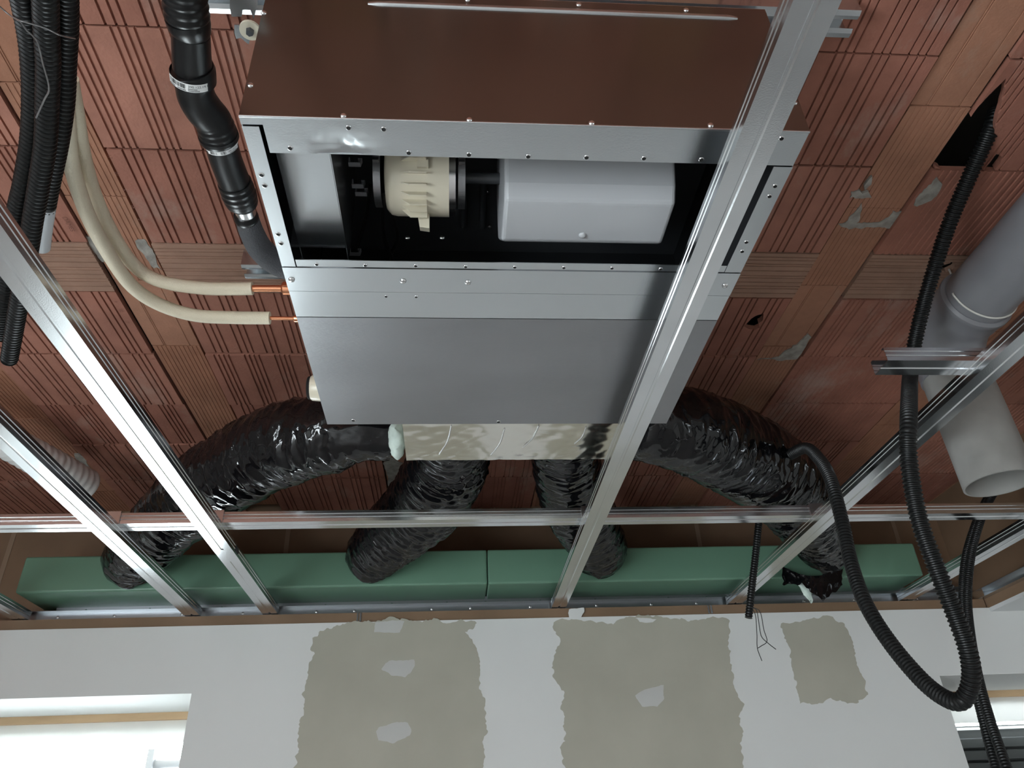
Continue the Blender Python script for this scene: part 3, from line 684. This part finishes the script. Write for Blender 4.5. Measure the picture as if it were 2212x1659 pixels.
# ------------------------------------------------------------------ black drain pipe on the left
dz = .86
dr = thing('drain_pipe', tuple(PZ(470, 300, dz)), 'black plastic drain pipe with elbow and ribbed couplings left of the unit', 'pipe')
def seg(name, lst, m, ribs=0, n=28, step=.003, cap=True):
    pp, rr = spline(W3(lst), step); L = len(pp)
    f_ = lambda i, t: rr[i] * (1 + (.035 * (math.sin(2 * math.pi * ribs * i / L)) if ribs else 0))
    return MB().tube(pp, f_, n, cap).build(name, m, dr, 50)
seg('upper_coupling', [(395, -50, dz, 92), (398, -10, dz, 94), (402, 20, dz, 94), (405, 42, dz, 92)], 'black_hdpe', 5)
seg('coupling_lip', [(404, 38, dz, 93), (408, 52, dz, 92), (412, 66, dz, 84), (413, 76, dz, 72)], 'black_hdpe')
seg('straight_length', [(412, 70, dz, 80), (414, 120, dz, 81), (416, 150, dz, 82)], 'black_hdpe')
col1 = seg('socket_collar', [(415, 147, dz, 92), (416.2, 149, dz, 95), (418, 172, dz, 94), (418.3, 174, dz, 88)], 'black_hdpe')
seg('elbow', [(417, 172, dz, 78), (419, 185, dz, 78), (426, 212, dz, 80), (442, 238, dz, 80), (458, 256, dz, 78), (466, 268, dz, 76)], 'black_hdpe')
seg('ribbed_socket', [(458, 256, dz, 76), (464, 268, dz, 78), (470, 285, dz, 80), (474, 300, dz, 84)], 'black_hdpe', 4)
seg('socket_lip', [(471, 290, dz, 84), (474, 299, dz, 84), (476, 304, dz, 74)], 'black_hdpe')
st2 = seg('sticker_band', [(475, 302, dz, 71.5), (478.5, 312, dz, 70.5)], 'sticker')
seg('straight_length', [(476, 303, dz, 69), (488, 345, dz, 68), (503, 385, dz, 67), (508, 400, dz, 67)], 'black_hdpe')
seg('ribbed_coupling', [(506, 392, dz, 70), (512, 408, dz, 72), (518, 424, dz, 72), (522, 434, dz, 66)], 'black_hdpe', 4)
seg('coupling_lip', [(519, 428, dz, 70), (523, 437, dz, 68), (525, 444, dz, 56)], 'black_hdpe')
seg('metal_spigot', [(524, 440, dz, 45), (530, 458, dz, 43), (533, 470, dz, 44)], 'steel_bright')
seg('rubber_ring', [(529, 462, dz, 48), (532, 470, dz, 53), (535, 476, dz, 50)], 'black_hdpe')
seg('foam_sleeve', [(534, 474, dz, 50), (545, 505, dz, 52), (565, 540, dz, 54), (600, 568, dz, 56), (650, 585, dz, 56)], 'sleeve_foam')
# stickers with part number and bar code
def text_mesh(body, size, org, xd, yd, m, parent, name='print'):
    cu = bpy.data.curves.new(name, 'FONT'); cu.body = body; cu.size = size; cu.align_x = 'LEFT'
    to = bpy.data.objects.new(name, cu); C.objects.link(to); bpy.context.view_layer.update()
    me = bpy.data.meshes.new_from_object(to.evaluated_get(bpy.context.evaluated_depsgraph_get())); bpy.data.objects.remove(to)
    mb = MB(); nz_ = xd.cross(yd)
    mb.add([org + xd * v.co.x + yd * v.co.y + nz_ * .0004 for v in me.vertices], [list(p.vertices) for p in me.polygons])
    return mb.build(name, m, parent)
def wrapped(pa, pb, rad, th0, th1, parent, prints):
    """sticker bent round the pipe from pa to pb (axis), th0..th1 seen from the camera; prints: list of (u0, v0, u1, v1) ink rectangles"""
    ax = (pb - pa); Ls = ax.length; ax = ax / Ls; cen = (pa + pb) / 2
    fr_ = -cen.normalized(); fr_ = (fr_ - ax * fr_.dot(ax)).normalized(); sd_ = ax.cross(fr_)
    if sd_.dot(RR) < 0: sd_ = -sd_
    def mp(u, v, h):
        t = math.radians(th0 + (th1 - th0) * u); return pa + ax * (Ls * (1 - v)) + (fr_ * math.cos(t) + sd_ * math.sin(t)) * (rad + h)
    n = 24; mb = MB(); vs = [mp(k / n, v, .0006) for v in (0, 1) for k in range(n + 1)]
    mb.add(vs, [(k, k + 1, n + 2 + k, n + 1 + k) for k in range(n)]); mb.build('sticker', 'sticker', parent, 60)
    ink = MB()
    for u0, v0, u1, v1 in prints:
        m = max(1, int((u1 - u0) * 20)); 
        for q in range(m):
            ua, ub = u0 + (u1 - u0) * q / m, u0 + (u1 - u0) * (q + 1) / m
            ink.add([mp(ua, v0, .0011), mp(ub, v0, .0011), mp(ub, v1, .0011), mp(ua, v1, .0011)], [(0, 1, 2, 3)])
    ink.build('bar_code', 'ink', parent)
    return mp, Ls, math.radians(th1 - th0) * rad
def barcode(u0, u1, v0, v1, seed):
    rn = random.Random(seed); out = []; u = u0
    while u < u1: b = rn.choice((.006, .01, .016)); out.append((u, v0, u + b, v1)); u += b + rn.choice((.008, .012, .02))
    return out
def dashes(u0, u1, v0, v1):
    out = []; u = u0
    while u < u1: out.append((u, v0, u + .016, v1)); u += .026
    return out
def wrapped_text(body, mp, u0, v0, size, Wd, Hd, parent):
    cu = bpy.data.curves.new('print', 'FONT'); cu.body = body; cu.size = size
    to = bpy.data.objects.new('print', cu); C.objects.link(to); bpy.context.view_layer.update()
    me = bpy.data.meshes.new_from_object(to.evaluated_get(bpy.context.evaluated_depsgraph_get())); bpy.data.objects.remove(to)
    MB().add([mp(u0 + v.co.x / Wd, v0 + v.co.y / Hd, .0011) for v in me.vertices], [list(p.vertices) for p in me.polygons]).build('part_number', 'ink', parent)
ca, cb = PZ(416.2, 151, dz), PZ(417.6, 168, dz)
mp1, H1, W1 = wrapped(ca, cb, rpx(95.5, ca), -74, 34, col1, barcode(.05, .50, .36, .9, 3) + dashes(.06, .24, .1, .24) + dashes(.30, .5, .1, .24) + dashes(.55, .74, .33, .46) + dashes(.55, .8, .12, .25))
wrapped_text('390.122.14.1', mp1, .55, .58, H1 * .40, W1, H1, col1)
ca, cb = PZ(475.2, 302.5, dz), PZ(478.2, 311.5, dz)
mp2, H2, W2 = wrapped(ca, cb, rpx(72, ca), -58, 58, st2, barcode(.10, .30, .2, .8, 5) + barcode(.40, .56, .2, .85, 8) + dashes(.66, .9, .12, .3))
wrapped_text('390.122.14.1', mp2, .62, .45, H2 * .42, W2, H2, st2)

# ------------------------------------------------------------------ black conduits hanging on the left
cg = 'black corrugated conduits at the left'
rc = .0145
cA = [(38, -60, .86), (50, 0, .87), (62, 60, .88), (70, 130, .885), (72, 220, .885), (66, 310, .88), (50, 400, .87), (38, 450, .865), (18, 560, .855), (6, 660, .845), (-2, 725, .84)]
cB = [(92, -60, 0.833), (98, 0, 0.843), (100, 60, 0.853), (104, 130, 0.858), (102, 220, 0.858), (98, 310, 0.853), (84, 400, 0.846), (72, 470, 0.838), (58, 560, 0.823), (40, 660, 0.808), (20, 776, 0.793)]
cD = [(140, -60, .865), (142, 0, .875), (143, 60, .885), (140, 130, .89), (137, 220, .89), (125, 310, .885), (107, 400, .88), (98, 452, .875)]
for pts, l in ((cA, 'black corrugated conduit at the far left edge, its end behind the bright profile'), (cB, 'middle black corrugated conduit with an open end hanging below the bright profile'), (cD, 'right black corrugated conduit of the hanging bundle, ending in a grey sleeve')):
    o = conduit([(PZ(*q), rc) for q in pts], .0075).build('corrugated_conduit', 'black_conduit', None, 40, l, 'conduit', cg)
    if pts is cB:
        e = PZ(*pts[-1]); e0 = PZ(*pts[-2]); ax = (e - e0).normalized()
        MB().lathe([(.0135, 0), (.0135, .0006)], e + ax * .002, ax, 16).build('open_end_shade', 'hole_black', o)  # black disc on the capped tube paints its dark inside
    if pts is cD:
        plain_tube([(PZ(100, 446, .875), .0135), (PZ(93, 490, .872), .0138), (PZ(88, 538, .868), .0138)], .006, 20).build('grey_sleeve', 'grey_sleeve', o, 50)
wz = .828
plain_tube([(PZ(x, y, z), .0009) for x, y, z in ((-5, 10, .87), (20, 32, .865), (44, 45, wz), (70, 52, wz), (100, 62, wz), (130, 76, wz), (165, 84, .87))], .006, 8).build('tie_wire', 'wire_grey', None, 60, 'thin grey wire tied round the left conduit bundle', 'wire')
plain_tube([(PZ(x, y, z), .0011) for x, y, z in ((44, 46, wz), (60, 68, wz), (80, 88, wz), (92, 135, wz), (106, 190, wz), (96, 215, wz), (78, 255, wz))], .006, 8).build('loose_wire', 'wire_grey', None, 60, 'loose wire end dangling in front of the left conduits', 'wire')

# pale ribbed duct lying under the ceiling on the left
pp, rr = spline(W3([(-60, 905, 1.0, 72), (0, 945, 1.0, 72), (60, 978, 1.0, 72), (120, 1012, 1.0, 73), (184, 1050, 1.0, 73)]), .0035)
wd_ = MB().tube(pp, lambda i, t: rr[i] * (1 + .025 * math.sin(i * .9)), 28).build('ribbed_duct', 'white_pvc', None, 50, 'off-white ribbed plastic duct behind the bright profiles at the left', 'duct')
node = M['white_pvc']

# ------------------------------------------------------------------ grey waste pipe on the right
GX = PZ(2150, 600, 1.0).x
gy = PX(2160, 1045, GX).y; gze = PX(2160, 1045, GX).z
gr = thing('waste_pipe', (GX, gy, gze), 'grey plastic waste pipe with elbow and open lower end on the right', 'pipe')
gr_ = .070; zt = .998
MB().tube([Vector((GX, gy - .10 - k * .05, zt)) for k in range(40)], lambda i, t: gr_, 40).build('horizontal_length', 'grey_pvc', gr, 50)
arc = [Vector((GX, gy - .115, zt)), Vector((GX, gy - .095, zt))] + [Vector((GX, gy - .09 + .09 * math.sin(a), zt - .09 + .09 * math.cos(a))) for a in [math.pi / 2 * k / 14 for k in range(15)]] + [Vector((GX, gy, zt - .11))]
el = MB().tube(arc, lambda i, t: gr_ * 1.05, 40).build('elbow', 'grey_pvc', gr, 50)
MB().lathe([(gr_ * 1.04, 0), (gr_ * 1.12, .006), (gr_ * 1.12, .016), (gr_ * 1.07, .022), (gr_ * 1.07, .05)], (GX, gy - .155, zt), (0, 1, 0), 40).build('socket_bead', 'grey_pvc', el, 40)
low = MB().lathe([(gr_, zt - .10 - gze), (gr_, 0), (gr_ - .004, 0), (gr_ - .004, zt - .12 - gze)], (GX, gy, gze), (0, 0, 1), 48)
low.build('lower_length', 'grey_pvc_dusty', gr, 40)
# cable tie round the pipe
tp = []
for k in range(25):
    a = math.radians(200 + 320 * k / 24); tp.append((Vector((GX + math.cos(a) * (gr_ + .002), gy - .19, zt + math.sin(a) * (gr_ + .002))), .0022))
tie = plain_tube([(PZ(2050, 582, ZC), .0022), (PZ(2062, 608, 1.05), .0022), (PZ(2080, 640, 1.01), .0022)] + [(Vector((GX + math.cos(a) * (gr_ + .002), gy - .175, zt + math.sin(a) * (gr_ + .002))), .0022) for a in [math.radians(185 + 170 * k / 14) for k in range(15)]], .006, 8)
tie.build('cable_tie', 'zip_tie', None, 60, 'whitish cable tie holding the grey waste pipe to the bricks', 'cable tie')

# ------------------------------------------------------------------ black conduits on the right
big = [(2152, 240, ZC + .05), (2138, 285, ZC + .01), (2095, 380, 1.07), (2052, 480, 1.03), (2012, 600, .97), (1985, 700, .90), (1968, 790, .82)]
pts = [(PZ(*q), .0150) for q in big]
d0 = FF.dot(pts[-1][0])
low_ = [(1963, 900, 1.36), (1964, 1000, 1.33), (1985, 1120, 1.30), (2022, 1225, 1.27), (2062, 1325, 1.25), (2092, 1410, 1.23), (2098, 1470, 1.23), (2080, 1512, 1.24), (2045, 1510, 1.27), (1990, 1468, 1.33), (1920, 1385, 1.42), (1868, 1300, 1.50), (1838, 1215, 1.58), (1822, 1140, 1.64), (1806, 1075, 1.69), (1790, 1025, 1.76), (1768, 990, 1.84), (1740, 968, 1.93), (1700, 985, 2.02)]
pts += D3(low_, .0150)
conduit(pts, .0075).build('corrugated_conduit', 'black_conduit', None, 40, 'long black corrugated conduit coming out of the broken brick and looping down on the right', 'conduit', 'black conduits on the right')
for lst, l in (([(2165, 1040, 2.10), (2138, 1080, 2.06), (2118, 1125, 2.0), (2098, 1200, 1.93), (2090, 1290, 1.85), (2098, 1380, 1.78), (2115, 1470, 1.70), (2140, 1560, 1.62), (2175, 1660, 1.52), (2200, 1740, 1.48)], 'thin black conduit, right one of the pair hanging before the shuttered window'),
               ([(2150, 1050, 2.12), (2128, 1085, 2.08), (2108, 1130, 2.03), (2086, 1205, 1.96), (2080, 1290, 1.88), (2092, 1390, 1.80), (2104, 1470, 1.73), (2128, 1570, 1.64), (2152, 1660, 1.56), (2175, 1740, 1.5)], 'thin black conduit, left one of the pair hanging before the shuttered window')):
    conduit(D3([(x, y, d * (1.065 if y < 1300 else 1.065 - .065 * min(1, (y - 1300) / 200))) for x, y, d in lst], .0108), .0068, 12).build('corrugated_conduit', 'black_conduit', None, 40, l, 'conduit', 'black conduits on the right')
c4 = D3([(1642, 1095, 2.22), (1638, 1140, 2.19), (1632, 1200, 2.15), (1624, 1270, 2.10), (1617, 1335, 2.06)], .0105)
o4 = conduit(c4, .0075, 12).build('corrugated_conduit', 'black_conduit', None, 40, 'short black conduit stub hanging above the wall with loose wires at its end', 'conduit', 'black conduits on the right')
for lst in ([(1622, 1312, 2.06), (1634, 1318, 2.05), (1640, 1350, 2.04), (1645, 1375, 2.03), (1660, 1390, 2.03), (1678, 1404, 2.03)], [(1624, 1314, 2.07), (1632, 1330, 2.06), (1635, 1370, 2.05), (1636, 1400, 2.05), (1646, 1428, 2.05)], [(1626, 1312, 2.08), (1642, 1322, 2.07), (1650, 1360, 2.06), (1657, 1385, 2.05), (1645, 1395, 2.05), (1637, 1400, 2.05)]):
    plain_tube(D3(lst, .0011), .006, 8).build('wire', 'wire_black', o4, 60)

# maker's mark and dates: flat dark lettering paints the shade of stamped letters
mat('stamp', (0.16, 0.06, 0.04), 0.9)
def stamp(body, px, py, size):
    p = PZ(px, py, ZC - .0034); text_mesh(body, size, p, Vector((0, 1, 0)), Vector((1, 0, 0)), 'stamp', ceiling, 'stamp_shade_text')
stamp('DAMES', 134, 468, .013)
for b, x, y in (('17', 231, 333), ('20', 246, 370), ('6', 264, 408), ('18', 282, 442), ('5', 298, 472), ('9', 246, 650), ('02', 257, 668), ('17', 270, 692)): stamp(b, x, y, .010)
